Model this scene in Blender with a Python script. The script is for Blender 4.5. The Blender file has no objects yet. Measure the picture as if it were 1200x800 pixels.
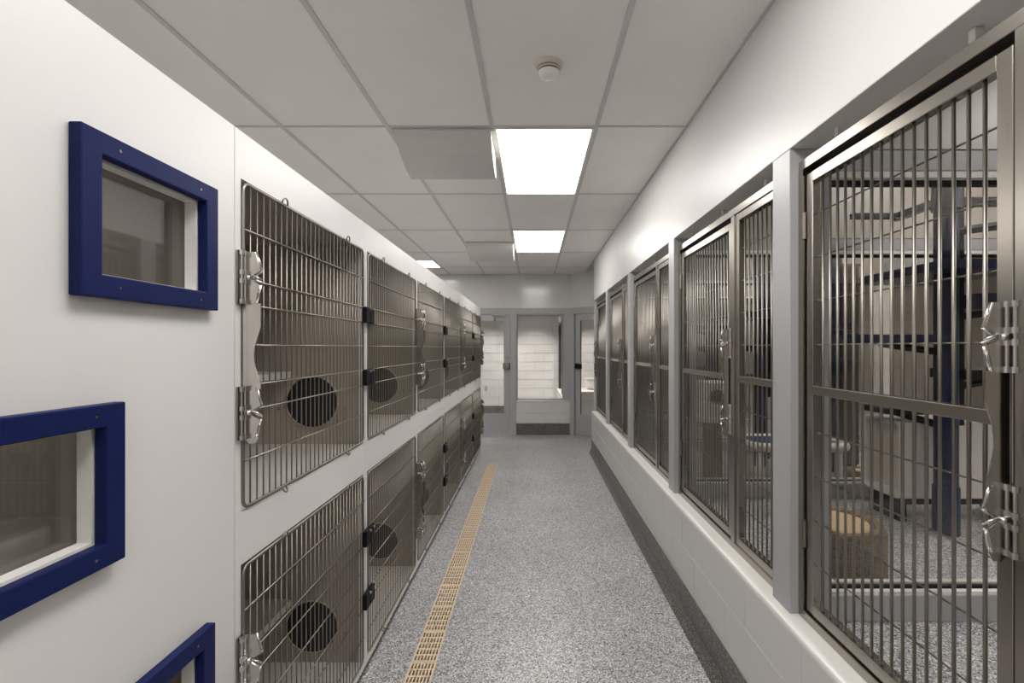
import bpy, bmesh, math, random
from mathutils import Vector

random.seed(7)
S = bpy.context.scene
COL = S.collection
PI = math.pi

# ------------------------------------------------------------------ camera
CAM_H = 1.53
cam_data = bpy.data.cameras.new('camera')
cam = bpy.data.objects.new('camera', cam_data)
COL.objects.link(cam)
cam.location = (0.0, 0.0, CAM_H)
cam.rotation_euler = (PI / 2, 0, 0)
cam_data.sensor_width = 36.0
cam_data.lens = 560.0 / 1200.0 * 36.0
cam_data.shift_x = -25.0 / 1200.0
cam_data.shift_y = 7.0 / 1200.0
cam_data.clip_start = 0.02
S.camera = cam

# ------------------------------------------------------------------ world, exposure
world = bpy.data.worlds.new('world')
S.world = world
world.use_nodes = True
world.node_tree.nodes['Background'].inputs[0].default_value = (0.9, 0.92, 1.0, 1)
world.node_tree.nodes['Background'].inputs[1].default_value = 0.02
S.view_settings.view_transform = 'Standard'
S.view_settings.look = 'None'
S.view_settings.gamma = 1.0
S.view_settings.use_curve_mapping = False
S.view_settings.exposure = 0.86
S.cycles.transparent_max_bounces = 16
CORRIDOR_LIGHT = 7.0      # emission of the ceiling panels over the corridor
RUN_LIGHT = 8.0           # emission of the panels inside the cat rooms
CORRIDOR_TINT = (1.0, 0.975, 0.945)

# ------------------------------------------------------------------ materials
def new_mat(name):
    m = bpy.data.materials.new(name)
    m.use_nodes = True
    nt = m.node_tree
    return m, nt, nt.nodes['Principled BSDF']

def plain(name, col, rough=0.5, metal=0.0, bump=0.0, bscale=200.0, var=0.0, vscale=3.0, spec=0.5):
    m, nt, p = new_mat(name)
    p.inputs['Roughness'].default_value = rough
    p.inputs['Metallic'].default_value = metal
    p.inputs['Specular IOR Level'].default_value = spec
    p.inputs['Base Color'].default_value = (*col, 1)
    tc = nt.nodes.new('ShaderNodeTexCoord')
    if var > 0:
        n = nt.nodes.new('ShaderNodeTexNoise')
        n.inputs['Scale'].default_value = vscale
        n.inputs['Detail'].default_value = 4
        nt.links.new(tc.outputs['Object'], n.inputs['Vector'])
        r = nt.nodes.new('ShaderNodeValToRGB')
        r.color_ramp.elements[0].color = (*[c * (1 - var) for c in col], 1)
        r.color_ramp.elements[1].color = (*[min(1, c * (1 + var)) for c in col], 1)
        r.color_ramp.elements[0].position = 0.3
        r.color_ramp.elements[1].position = 0.7
        nt.links.new(n.outputs['Fac'], r.inputs['Fac'])
        nt.links.new(r.outputs['Color'], p.inputs['Base Color'])
    if bump > 0:
        n = nt.nodes.new('ShaderNodeTexNoise')
        n.inputs['Scale'].default_value = bscale
        n.inputs['Detail'].default_value = 2
        nt.links.new(tc.outputs['Object'], n.inputs['Vector'])
        b = nt.nodes.new('ShaderNodeBump')
        b.inputs['Strength'].default_value = bump
        b.inputs['Distance'].default_value = 0.002
        nt.links.new(n.outputs['Fac'], b.inputs['Height'])
        nt.links.new(b.outputs['Normal'], p.inputs['Normal'])
    return m

def speckle(name, stops, scale, rough, fine=0.35, bump=0.15):
    """flakes broadcast in epoxy: random colour per small cell"""
    m, nt, p = new_mat(name)
    tc = nt.nodes.new('ShaderNodeTexCoord')
    v = nt.nodes.new('ShaderNodeTexVoronoi')
    v.inputs['Scale'].default_value = scale
    nt.links.new(tc.outputs['Object'], v.inputs['Vector'])
    sep = nt.nodes.new('ShaderNodeSeparateColor')
    nt.links.new(v.outputs['Color'], sep.inputs['Color'])
    r = nt.nodes.new('ShaderNodeValToRGB')
    cr = r.color_ramp
    cr.interpolation = 'CONSTANT'
    while len(cr.elements) < len(stops):
        cr.elements.new(0.5)
    for e, (pos, c) in zip(cr.elements, stops):
        e.position = pos
        e.color = (*c, 1)
    nt.links.new(sep.outputs['Red'], r.inputs['Fac'])
    n = nt.nodes.new('ShaderNodeTexNoise')
    n.inputs['Scale'].default_value = 1.6
    n.inputs['Detail'].default_value = 3
    nt.links.new(tc.outputs['Object'], n.inputs['Vector'])
    mr = nt.nodes.new('ShaderNodeMapRange')
    mr.inputs['From Min'].default_value = 0.3
    mr.inputs['From Max'].default_value = 0.7
    mr.inputs['To Min'].default_value = 0.88
    mr.inputs['To Max'].default_value = 1.08
    nt.links.new(n.outputs['Fac'], mr.inputs['Value'])
    mx = nt.nodes.new('ShaderNodeVectorMath')
    mx.operation = 'SCALE'
    nt.links.new(r.outputs['Color'], mx.inputs[0])
    nt.links.new(mr.outputs['Result'], mx.inputs['Scale'])
    nt.links.new(mx.outputs['Vector'], p.inputs['Base Color'])
    p.inputs['Roughness'].default_value = rough
    b = nt.nodes.new('ShaderNodeBump')
    b.inputs['Strength'].default_value = bump
    b.inputs['Distance'].default_value = 0.001
    nt.links.new(sep.outputs['Green'], b.inputs['Height'])
    nt.links.new(b.outputs['Normal'], p.inputs['Normal'])
    return m

def thin_glass(name, tint=(0.955, 0.945, 0.93)):
    m = bpy.data.materials.new(name)
    m.use_nodes = True
    nt = m.node_tree
    nt.nodes.clear()
    out = nt.nodes.new('ShaderNodeOutputMaterial')
    tr = nt.nodes.new('ShaderNodeBsdfTransparent')
    tr.inputs['Color'].default_value = (*tint, 1)
    gl = nt.nodes.new('ShaderNodeBsdfGlossy')
    gl.inputs['Roughness'].default_value = 0.02
    fr = nt.nodes.new('ShaderNodeFresnel')
    geo = nt.nodes.new('ShaderNodeNewGeometry')
    ior = nt.nodes.new('ShaderNodeMapRange')        # same reflectance from either side of the pane
    ior.inputs['To Min'].default_value = 1.5
    ior.inputs['To Max'].default_value = 1 / 1.5
    nt.links.new(geo.outputs['Backfacing'], ior.inputs['Value'])
    nt.links.new(ior.outputs['Result'], fr.inputs['IOR'])
    mx = nt.nodes.new('ShaderNodeMixShader')
    nt.links.new(fr.outputs['Fac'], mx.inputs['Fac'])
    nt.links.new(tr.outputs['BSDF'], mx.inputs[1])
    nt.links.new(gl.outputs['BSDF'], mx.inputs[2])
    nt.links.new(mx.outputs['Shader'], out.inputs['Surface'])
    return m

def emitter(name, col, strength):
    m = bpy.data.materials.new(name)
    m.use_nodes = True
    nt = m.node_tree
    nt.nodes.clear()
    out = nt.nodes.new('ShaderNodeOutputMaterial')
    e = nt.nodes.new('ShaderNodeEmission')
    e.inputs['Color'].default_value = (*col, 1)
    e.inputs['Strength'].default_value = strength
    nt.links.new(e.outputs['Emission'], out.inputs['Surface'])
    return m

M = {
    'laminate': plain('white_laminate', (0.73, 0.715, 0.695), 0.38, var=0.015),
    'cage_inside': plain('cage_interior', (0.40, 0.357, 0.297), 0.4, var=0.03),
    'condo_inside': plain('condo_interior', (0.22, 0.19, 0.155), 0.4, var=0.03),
    'cage_floor': plain('cage_floor', (0.66, 0.63, 0.58), 0.3, var=0.03, vscale=8),
    'paint': plain('gloss_wall_paint', (0.655, 0.645, 0.625), 0.36, bump=0.05, bscale=60, var=0.02),
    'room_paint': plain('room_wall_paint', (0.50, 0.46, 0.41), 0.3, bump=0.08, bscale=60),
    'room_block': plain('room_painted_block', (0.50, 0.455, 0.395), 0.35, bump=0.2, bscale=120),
    'back_paint': plain('end_wall_paint', (0.68, 0.665, 0.645), 0.15, var=0.02),
    'block': plain('painted_block', (0.68, 0.665, 0.64), 0.3, bump=0.2, bscale=120),
    'mortar_lit': plain('mortar_catchlight', (0.84, 0.83, 0.80), 0.4),  # joints lightened to stand in for light caught on the groove edges
    'joint': plain('block_joint', (0.54, 0.525, 0.495), 0.6),
    'hood': plain('deflector_paint', (0.60, 0.58, 0.555), 0.5),
    'tile': plain('ceiling_tile', (0.88, 0.86, 0.835), 0.9, bump=0.35, bscale=500, var=0.02, spec=0.1),
    'tbar': plain('ceiling_grid_metal', (0.60, 0.59, 0.58), 0.5),
    'plaster': plain('plaster', (0.68, 0.66, 0.63), 0.7),
    'steel': plain('brushed_steel', (0.38, 0.352, 0.315), 0.27, 1.0),
    'steel_h': plain('brushed_steel_rail', (0.38, 0.352, 0.315), 0.27, 1.0),
    'wire': plain('steel_wire', (0.30, 0.275, 0.24), 0.38, 1.0),
    'rod': plain('steel_rod', (0.26, 0.24, 0.212), 0.33, 1.0),
    'chrome': plain('bright_steel', (0.66, 0.64, 0.61), 0.2, 1.0),
    'plate': plain('polished_plate', (0.66, 0.63, 0.59), 0.2, 1.0, var=0.05, vscale=30),
    'hm': plain('grey_frame_paint', (0.41, 0.405, 0.415), 0.35),
    'hm_door': plain('grey_door_paint', (0.40, 0.40, 0.41), 0.4),
    'blue': plain('navy_plastic', (0.008, 0.015, 0.080), 0.45, bump=0.25, bscale=350, spec=0.12),
    'navy': plain('navy_powder_coat', (0.007, 0.013, 0.058), 0.35),
    'black': plain('black_plastic', (0.006, 0.006, 0.008), 0.6, spec=0.2),
    'rubber': plain('black_gasket_and_gap', (0.010, 0.010, 0.012), 0.6),  # gasket black, also stands for shade in the gate door gaps
    'portal': plain('black_portal', (0.012, 0.012, 0.018), 0.5),
    'tan': plain('tan_plastic_grate', (0.74, 0.59, 0.43), 0.5, var=0.04, vscale=6),
    'pit': plain('drain_pit', (0.02, 0.02, 0.02), 0.8),
    'white_plastic': plain('white_plastic', (0.78, 0.76, 0.72), 0.35),
    'cream_plastic': plain('cream_plastic', (0.66, 0.60, 0.50), 0.4),
    'cushion': plain('blue_cushion', (0.03, 0.06, 0.22), 0.9, bump=0.5, bscale=300),
    'carpet': plain('brown_carpet', (0.24, 0.19, 0.13), 1.0, bump=1.0, bscale=260, var=0.45, vscale=140, spec=0.05),
    'sisal': plain('tan_carpet', (0.68, 0.52, 0.32), 1.0, bump=1.0, bscale=260, var=0.2, vscale=120, spec=0.05),
    'dark_panel': plain('dark_brown_panel', (0.055, 0.042, 0.032), 0.5),
    'glass': thin_glass('clear_glass'),
    'lamp': emitter('corridor_diffuser', CORRIDOR_TINT, CORRIDOR_LIGHT),
    'lamp_run': emitter('room_diffuser', CORRIDOR_TINT, RUN_LIGHT),
}
M['flake'] = speckle('flake_epoxy_floor', [
    (0.0, (0.05, 0.05, 0.06)), (0.10, (0.14, 0.15, 0.21)), (0.18, (0.26, 0.26, 0.28)),
    (0.38, (0.40, 0.40, 0.425)), (0.62, (0.55, 0.55, 0.565)), (0.80, (0.72, 0.675, 0.59)),
    (0.90, (0.86, 0.85, 0.83))], 210.0, 0.33)
M['flake_base'] = speckle('flake_epoxy_base', [
    (0.0, (0.03, 0.03, 0.032)), (0.2, (0.07, 0.065, 0.06)), (0.45, (0.13, 0.12, 0.11)),
    (0.72, (0.20, 0.19, 0.175)), (0.92, (0.34, 0.32, 0.29))], 210.0, 0.35)

# ------------------------------------------------------------------ geometry helpers
class MB:
    """collects shapes into one mesh"""
    def __init__(self):
        self.bm = bmesh.new()

    def _poly(self, vs):
        try:
            self.bm.faces.new(vs)
        except ValueError:
            pass

    def box(self, x0, x1, y0, y1, z0, z1):
        v = [self.bm.verts.new((x, y, z)) for z in (z0, z1) for y in (y0, y1) for x in (x0, x1)]
        for f in ((0, 2, 3, 1), (4, 5, 7, 6), (0, 1, 5, 4), (2, 6, 7, 3), (0, 4, 6, 2), (1, 3, 7, 5)):
            self._poly([v[i] for i in f])
        return self

    def cyl(self, p0, p1, r, n=8, r1=None, cap=True):
        return self.tube([p0, p1], r, n, cap=cap, r1=r1)

    def tube(self, pts, r, n=8, closed=False, cap=True, r1=None):
        pts = [Vector(p) for p in pts]
        rings = []
        k = len(pts)
        up = None
        for i, p in enumerate(pts):
            if closed:
                t = (pts[(i + 1) % k] - pts[i - 1]).normalized()
            else:
                t = (pts[min(i + 1, k - 1)] - pts[max(i - 1, 0)]).normalized()
            if up is None:
                up = Vector((0, 0, 1)) if abs(t.z) < 0.9 else Vector((1, 0, 0))
            a = t.cross(up)
            if a.length < 1e-4:
                a = t.cross(Vector((0.3, 1, 0.2)))
            a.normalize()
            b = a.cross(t).normalized()
            up = b
            rr = r if r1 is None else r + (r1 - r) * i / (k - 1)
            rings.append([self.bm.verts.new(p + (a * math.cos(2 * PI * j / n) + b * math.sin(2 * PI * j / n)) * rr)
                          for j in range(n)])
        m = k if closed else k - 1
        for i in range(m):
            A, B = rings[i], rings[(i + 1) % k]
            for j in range(n):
                self._poly([A[j], A[(j + 1) % n], B[(j + 1) % n], B[j]])
        if cap and not closed:
            self._poly(rings[0][::-1])
            self._poly(rings[-1])
        return self

    def prism(self, poly, axis, a0, a1):
        """poly: 2D points in the plane normal to axis, extruded from a0 to a1.
        axis 'x': points are (y, z); 'y': (x, z); 'z': (x, y)"""
        def P(u, v, a):
            return {'x': (a, u, v), 'y': (u, a, v), 'z': (u, v, a)}[axis]
        A = [self.bm.verts.new(P(u, v, a0)) for u, v in poly]
        B = [self.bm.verts.new(P(u, v, a1)) for u, v in poly]
        self._poly(A)
        self._poly(B[::-1])
        n = len(poly)
        for i in range(n):
            self._poly([A[i], A[(i + 1) % n], B[(i + 1) % n], B[i]])
        return self

    def lathe(self, prof, n=24, c=(0, 0)):
        """prof: (r, z) from bottom to top around the vertical axis"""
        rings = []
        for r, z in prof:
            if r < 1e-5:
                rings.append([self.bm.verts.new((c[0], c[1], z))])
            else:
                rings.append([self.bm.verts.new((c[0] + r * math.cos(2 * PI * j / n), c[1] + r * math.sin(2 * PI * j / n), z))
                              for j in range(n)])
        for A, B in zip(rings, rings[1:]):
            for j in range(n):
                a0, a1 = A[j % len(A)], A[(j + 1) % len(A)]
                b0, b1 = B[j % len(B)], B[(j + 1) % len(B)]
                vs = []
                for v in (a0, a1, b1, b0):
                    if v not in vs:
                        vs.append(v)
                if len(vs) > 2:
                    self._poly(vs)
        return self

    def sphere(self, c, r, n=8):
        k = n // 2 + 1
        prof = [(r * math.sin(PI * i / k), -r * math.cos(PI * i / k)) for i in range(k + 1)]
        b = MB().lathe([(max(a, 0), z) for a, z in prof], n)
        off = Vector(c)
        idx = {}
        for v in b.bm.verts:
            idx[v] = self.bm.verts.new(v.co + off)
        for f in b.bm.faces:
            self._poly([idx[v] for v in f.verts])
        b.bm.free()
        return self

    def mesh(self, name, smooth=False):
        bmesh.ops.recalc_face_normals(self.bm, faces=self.bm.faces[:])
        me = bpy.data.meshes.new(name)
        self.bm.to_mesh(me)
        self.bm.free()
        if smooth:
            for p in me.polygons:
                p.use_smooth = True
        return me

CACHE = {}
def shared(key, fn, smooth=False):
    if key not in CACHE:
        CACHE[key] = fn().mesh(str(key[0] if isinstance(key, tuple) else key), smooth)
    return CACHE[key]

def put(name, me, mat, parent=None, loc=(0, 0, 0), rz=0.0, bevel=0.0, seg=2):
    if isinstance(me, MB):
        me = me.mesh(name)
    if not me.materials:
        me.materials.append(M[mat])
    o = bpy.data.objects.new(name, me)
    COL.objects.link(o)
    o.parent = parent
    o.location = loc
    o.rotation_euler = (0, 0, rz)
    if bevel > 0:
        b = o.modifiers.new('bevel', 'BEVEL')
        b.width = bevel
        b.segments = seg
        b.limit_method = 'ANGLE'
        b.angle_limit = math.radians(40)
        b.harden_normals = False
    return o

def smooth(o, deg=40):
    for p in o.data.polygons:
        p.use_smooth = True
    try:
        m = o.modifiers.new('smooth', 'EDGE_SPLIT')
        m.split_angle = math.radians(deg)
    except Exception:
        pass
    return o

def tag(o, label, cat, group=None):
    o['label'] = label
    o['category'] = cat
    if group:
        o['group'] = group
    return o

def thing(name, label, cat, loc=(0, 0, 0), group=None, rz=0.0):
    o = bpy.data.objects.new(name, None)
    o.empty_display_size = 0.1
    COL.objects.link(o)
    o.location = loc
    o.rotation_euler = (0, 0, rz)
    return tag(o, label, cat, group)

def struct(o):
    o['kind'] = 'structure'
    return o

def sroot(name, loc=(0, 0, 0), rz=0.0):
    o = bpy.data.objects.new(name, None)
    o.empty_display_size = 0.1
    COL.objects.link(o)
    o.location = loc
    o.rotation_euler = (0, 0, rz)
    o['kind'] = 'structure'
    return o

ORD = ['first', 'second', 'third', 'fourth', 'fifth', 'sixth', 'seventh', 'eighth', 'ninth', 'tenth', 'eleventh', 'twelfth']

# ------------------------------------------------------------------ main dimensions (metres)
CEIL = 2.815
XL = -0.77            # face of the cage bank
XS = 0.893            # face of the soffit and the posts on the right
XC = 0.855            # face of the block curb
CURB = 0.60
SOFF = 2.222
YB = 8.37             # end wall of the corridor
YE = 6.99             # end of the right-hand wall
RUNF = 0.565          # floor of the cat rooms
POST = [1.664 + 1.371 * k for k in range(-2, 4)]   # near face of each post
PW = 0.12
XR = 3.2              # rear frame of the cat rooms
XW = 6.6              # far wall beyond
YW = 7.2              # end wall of the cat rooms

# ------------------------------------------------------------------ floor and drain pit
DX0, DX1 = -0.596, -0.468
DY0, DY1 = 0.325, 6.325
fl = MB()
fl.box(-3.4, DX0, -3, 11.2, -0.1, 0)
fl.box(DX1, XC, -3, 11.2, -0.1, 0)
fl.box(XC, 2.6, YE, 11.2, -0.1, 0)
fl.box(DX0, DX1, -3, DY0, -0.1, 0)
fl.box(DX0, DX1, DY1, 11.2, -0.1, 0)
floor = struct(put('floor', fl, 'flake'))
pit = MB().box(DX0 - .02, DX1 + .02, DY0, DY1, -0.12, -0.08)
pit.box(DX0 - .012, DX0, DY0, DY1, -0.1, -0.012).box(DX1, DX1 + .012, DY0, DY1, -0.1, -0.012)
put('drain_channel', pit, 'pit', floor)

def grate_mesh():
    L, W, T = 0.498, 0.126, 0.012
    mb = MB()
    xs = [0, 0.0105]
    for i in range(7):
        xs += [xs[-1] + 0.0088, xs[-1] + 0.0088 + 0.0072]
    xs[-1] = W
    ys = [0, 0.012]
    for half in range(2):
        for i in range(5):
            ys += [ys[-1] + 0.0355, ys[-1] + 0.0355 + 0.0115]
        if half == 0:
            ys[-1] += 0.016
    ys[-1] = L
    def cell(i, j):
        return not (i % 2 == 1 and j % 2 == 1)
    for j in range(len(ys) - 1):
        if j % 2 == 0:
            mb.box(0, W, ys[j], ys[j + 1], -T, 0)
        else:
            for i in range(0, len(xs) - 1, 2):
                mb.box(xs[i], xs[i + 1], ys[j], ys[j + 1], -T, 0)
    mb.cyl((W / 2, ys[10] + .017, -0.001), (W / 2, ys[10] + .017, 0.0012), 0.006, 10)
    return mb

for i in range(12):
    g = put('drain_grate', shared('drain_grate', grate_mesh), 'tan', None, (DX0 + .001, 6.325 - 0.5 * (i + 1) + .001, 0.001))
    where = {0: 'tan slotted drain grate at the far end of the floor drain'}.get(i, 'tan slotted drain grate in the floor, %s from the far end of the drain' % ORD[i])
    tag(g, where, 'drain grate', 'tan grates of the floor drain')

# ------------------------------------------------------------------ ceiling
ceiling = struct(put('ceiling', MB().box(-3.4, XW, -3, 11.2, CEIL + .02, CEIL + .12), 'plaster'))
GX = [-0.2415 + 0.6096 * k for k in range(-5, 2)] + [XS]      # grid lines across
GX[0] = -3.4
GY = [2.775 + 1.2192 * k for k in range(-5, 5)] + [YB]
LIGHT_CELLS = {}
for ix in range(len(GX) - 1):
    for iy in range(len(GY) - 1):
        x0, x1, y0, y1 = GX[ix], GX[ix + 1], GY[iy], GY[iy + 1]
        if abs(x0 + 0.2415) < 1e-3 and round((y0 - 2.775) / 1.2192) in (-4, -2, 0, 2):
            LIGHT_CELLS[(ix, iy)] = (x0, x1, y0, y1)
            continue
        if ix == 0 and round((y0 - 2.775) / 1.2192) in (-3, -1, 1):
            LIGHT_CELLS[(ix, iy)] = (x0, x1, y0, y1)
            continue
        if abs(x0 + 2.0703) < 1e-2 and round((y0 - 2.775) / 1.2192) == 3:
            # half tile, the other half is a square lamp
            put('ceiling_tile', MB().box(x0 + .004, x1 - .004, y0 + .004, y0 + .6096 - .004, CEIL, CEIL + .018), 'tile', ceiling)
            LIGHT_CELLS[(ix, iy)] = (x0, x1, y0 + .6096, y1)
            continue
        put('ceiling_tile', shared(('ceiling_tile', round(x1 - x0, 3), round(y1 - y0, 3)),
            lambda: MB().box(0.004, x1 - x0 - .004, 0.004, y1 - y0 - .004, 0, .018)), 'tile', ceiling, (x0, y0, CEIL))
for x in GX:
    w = 0.012
    put('grid_bar', MB().box(x - w, min(x + w, XS - .0005) if x > .8 else x + w, -3, YB, CEIL - .006, CEIL + .003), 'tbar', ceiling)
for y in GY:
    put('grid_bar', MB().box(-3.4, XS - .001, y - .008, min(y + .008, YB), CEIL - .0055, CEIL + .003), 'tbar', ceiling)

def ceiling_light(cell, label, lamp='lamp'):
    x0, x1, y0, y1 = cell
    t = thing('ceiling_light', label, 'ceiling light', (x0, y0, CEIL - .006), 'ceiling panels over the corridor' if lamp == 'lamp' else 'ceiling panels in the cat rooms')
    w, l = x1 - x0, y1 - y0
    f = MB()
    f.box(.012, .026, .010, l - .010, -.004, .02).box(w - .026, w - .012, .010, l - .010, -.004, .02)
    f.box(.026, w - .026, .010, .026, -.004, .02).box(.026, w - .026, l - .026, l - .010, -.004, .02)
    put('light_frame', f, 'white_plastic', t)
    put('diffuser', MB().box(.026, w - .026, .026, l - .026, .0, .012), lamp, t)
    return t

for (ix, iy), c in LIGHT_CELLS.items():
    left = c[0] < -1
    k = round((c[2] - 2.775) / 1.2192)
    if not left:
        lab = {0: 'large bright rectangular ceiling light beside the near curved deflector',
               2: 'smaller-looking bright ceiling light further down, beside the far curved deflector',
               -2: 'bright ceiling light directly above the camera position',
               -4: 'bright ceiling light behind the camera position'}[k]
    else:
        lab = 'small square ceiling light beyond the top of the cages' if c[3] - c[2] < 1 else \
              'rectangular ceiling light over the hidden aisle behind the cages, %s from the end wall' % ORD[min(11, max(0, (7 - iy)))]
    ceiling_light(c, lab)

# curved air deflectors under the ceiling
def deflector_mesh():
    prof = []
    for i in range(9):                       # outer curve, camera side, sweeping down and back
        a = i / 8 * PI / 2
        prof.append((0.40 * (1 - math.cos(a)) * 0.95, -0.155 * math.sin(a)))
    prof = [(0.0, 0.0), (0.03, -0.035), (0.075, -0.07), (0.13, -0.10), (0.20, -0.125), (0.29, -0.145), (0.395, -0.155),
            (0.40, -0.150), (0.36, -0.06), (0.30, 0.0)]
    return MB().prism(prof, 'x', 0, 0.565)
for yy, lab in ((2.80, 'white curved ceiling air deflector beside the near light panel'),
                (5.83, 'white curved ceiling air deflector beside the far light panel')):
    t = thing('air_deflector', lab, 'air deflector', (-0.815, yy, CEIL - .006), 'ceiling air deflectors')
    put('deflector_hood', shared('deflector_hood', deflector_mesh), 'hood', t)
    put('mounting_flange', MB().box(-.01, .575, -.012, .012, -.008, 0), 'tbar', t)
    put('mounting_flange', MB().box(.565, .590, .0, .40, -.008, 0), 'white_plastic', t)

# smoke detector
t = thing('smoke_detector', 'round white smoke detector on the ceiling in front of the light', 'smoke detector', (0.07, 2.17, CEIL))
smooth(put('detector_base', MB().lathe([(0, -.018), (.054, -.018), (.061, -.012), (.063, 0), (0, 0)], 32), 'cream_plastic', t))
smooth(put('sensor_ring', MB().lathe([(0, -.040), (.046, -.040), (.046, -.018), (0, -.018)], 32), 'rubber', t))
smooth(put('sensor_collar', MB().lathe([(0, -.030), (.050, -.030), (.051, -.026), (.050, -.022), (0, -.022)], 32), 'cream_plastic', t))
smooth(put('sensor_cap', MB().lathe([(0, -.064), (.028, -.062), (.041, -.054), (.046, -.040), (.048, -.036), (0, -.036)], 32), 'white_plastic', t))

# ------------------------------------------------------------------ room shell
struct(put('wall_left', MB().box(-3.5, -3.4, -3, 11.2, 0, CEIL + .02), 'paint'))
struct(put('wall_rear', MB().box(-3.4, XW, -3.1, -3, 0, CEIL + .02), 'paint'))
struct(put('wall_far_right', MB().box(XW, XW + .1, -3, 11.2, 0, CEIL + .02), 'room_paint'))
struct(put('wall_right', MB().box(XS, XS + .16, -3, YE, SOFF, CEIL + .02), 'paint', bevel=.003))

# block curb on the right: two courses of painted blocks on a flaked base
curb = sroot('wall_right_curb', (XC, -3, 0))
put('curb_core', MB().box(.0025, .139, 0, YE + 3 - .01, 0, CURB - .035), 'mortar_lit', curb)
put('curb_base', MB().prism([(.0, .19), (-.004, .19), (-.008, .06), (-.02, .02), (-.045, .0), (.0, .0)], 'y', 0, YE + 3), 'flake_base', curb)
put('curb_base', MB().box(0, .30, YE + 3 - .006, YE + 3 + .004, 0, .19), 'flake_base', curb)
def curb_block(l, h, d=0.04):
    return shared(('block', round(l, 3), round(h, 3), d), lambda: MB().box(0, d, .0012, l - .0012, .0022, h - .0022))
y, row0 = 0.0, 0.19
Ltot = YE + 3
for r, (z0, h) in enumerate(((0.205, 0.19), (0.395, 0.19))):
    y = -0.2 if r == 0 else 0.0
    y += 0.24
    first = True
    yy = 0.0
    ln = (0.26 if r == 0 else 0.46)
    while yy < Ltot - .01:
        l = min(ln, Ltot - yy)
        put('block', curb_block(l, h, .30 if yy + l > Ltot - .02 else .04), 'block', curb, (0, yy, z0), bevel=.0012, seg=1)
        yy += l
        ln = 0.4064
cap_prof = [(.0, .5835), (.0005, .590), (.004, .597), (.012, .602), (.022, .603), (.14, .603), (.14, .57), (.02, .57)]
put('curb_cap', MB().prism([(a, b) for a, b in cap_prof], 'y', 0, Ltot + .004), 'white_plastic', curb)

# ------------------------------------------------------------------ raised floor of the cat rooms
rf = struct(put('floor_cat_rooms', MB().box(XC + .14, XW, -3, YW, RUNF - .06, RUNF), 'flake'))
struct(put('wall_rooms_end', MB().box(XS + .16, XW, YW, YW + .1, 0, CEIL + .02), 'joint'))
endw = bpy.data.objects['wall_rooms_end']
for r in range(2, 11):
    x = XS + .17 + (0.2 if r % 2 else 0)
    while x < XW - .2:
        put('block', shared('block_end', lambda: MB().box(.004, .4024, -.008, .004, .004, .196)), 'room_block', endw, (x, YW, r * .2))
        x += .4064
struct(put('trim_1', MB().box(XS + .001, XS + .16, YE - .005, YE + .002, CURB, SOFF), 'hm'))
struct(put('wall_rooms_return', MB().box(XS + .02, XS + .16, YE + .003, YW, 0, CEIL + .02), 'paint'))

# ------------------------------------------------------------------ posts, partitions between the cat rooms
for i, y in enumerate(POST):
    p = sroot('trim_%d' % (i + 2), (XS, y, CURB))
    put('post', MB().box(0, .10, 0, PW, 0.003, SOFF - CURB), 'hm', p, bevel=.003)
    # partition frame with glass behind the post
    w = sroot('window_%d' % (i + 1), (XS + .10, y, RUNF))
    X1 = XR - XS - .10
    yc0, yc1 = .015, .105
    zs = .095
    zh = 2.15 - RUNF
    put('window_sill', MB().box(0, X1, yc0, yc1, 0, zs), 'hm', w, bevel=.004)
    put('window_stop', MB().box(0, X1, yc0 + .008, yc0 + .03, zs, zs + .008).box(0, X1, yc1 - .03, yc1 - .008, zs, zs + .018), 'white_plastic', w)
    put('gasket', MB().box(.0, X1, .052, .068, zs, zs + .014), 'rubber', w)
    put('window_header', MB().box(0, X1, yc0, yc1, zh, zh + .075), 'hm', w, bevel=.004)
    put('window_stop', MB().box(0, X1, yc0 + .004, yc0 + .03, zh - .022, zh), 'white_plastic', w)
    put('gasket', MB().box(.0, X1, .046, .074, zh - .038, zh - .022), 'rubber', w)
    put('glass_pane', MB().box(0.0, X1, .058, .062, zs + .014, zh - .022), 'glass', w)
    put('window_jamb', MB().box(0, .05, yc0, yc1, zs, zh), 'hm', w)
    struct(put('wall_partition_%d' % (i + 1), MB().box(XS + .161, XR, y + .01, y + .11, 2.225, CEIL + .02), 'room_paint'))
    # rear post
    struct(put('trim_%d' % (i + 12), MB().box(XR, XR + .10, y, y + PW, RUNF, 2.21), 'white_plastic', bevel=.004))
struct(put('trim_20', MB().box(XR - .002, XR + .12, -3, YW, 2.2105, 2.31), 'hm', bevel=.004))
struct(put('wall_rooms_header', MB().box(XR, XR + .10, -3, YW, 2.3105, CEIL + .02), 'room_paint'))
struct(put('trim_21', MB().box(XR, XR + .10, -3, YW, RUNF, RUNF + .10), 'hm', bevel=.004))

# lamps over the cat rooms
for i in range(len(POST) - 1):
    y = POST[i] + .2
    ceiling_light((2.3, 2.9, y, y + .6), 'dim ceiling light inside the %s cat room from the end wall' % ORD[len(POST) - 2 - i], 'lamp_run')
for k, y in enumerate((1.2, 4.2)):  # unseen lamps added to light the end wall of the rooms
    ceiling_light((4.3, 4.9, y, y + 1.2), 'unseen ceiling light added over the passage behind the cat rooms, %s' % ('near one' if k == 0 else 'far one'), 'lamp_run')

# ------------------------------------------------------------------ latch hardware (local: u = outwards, y = across, z up)
def latch_head(n=1):
    pts = [(.006, .0), (.036, .0), (.050, -.046), (.049, -.050), (.020, -.066), (.020, -.070), (.047, -.086), (.036, -.135), (.006, -.135)]
    return pts

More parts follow.
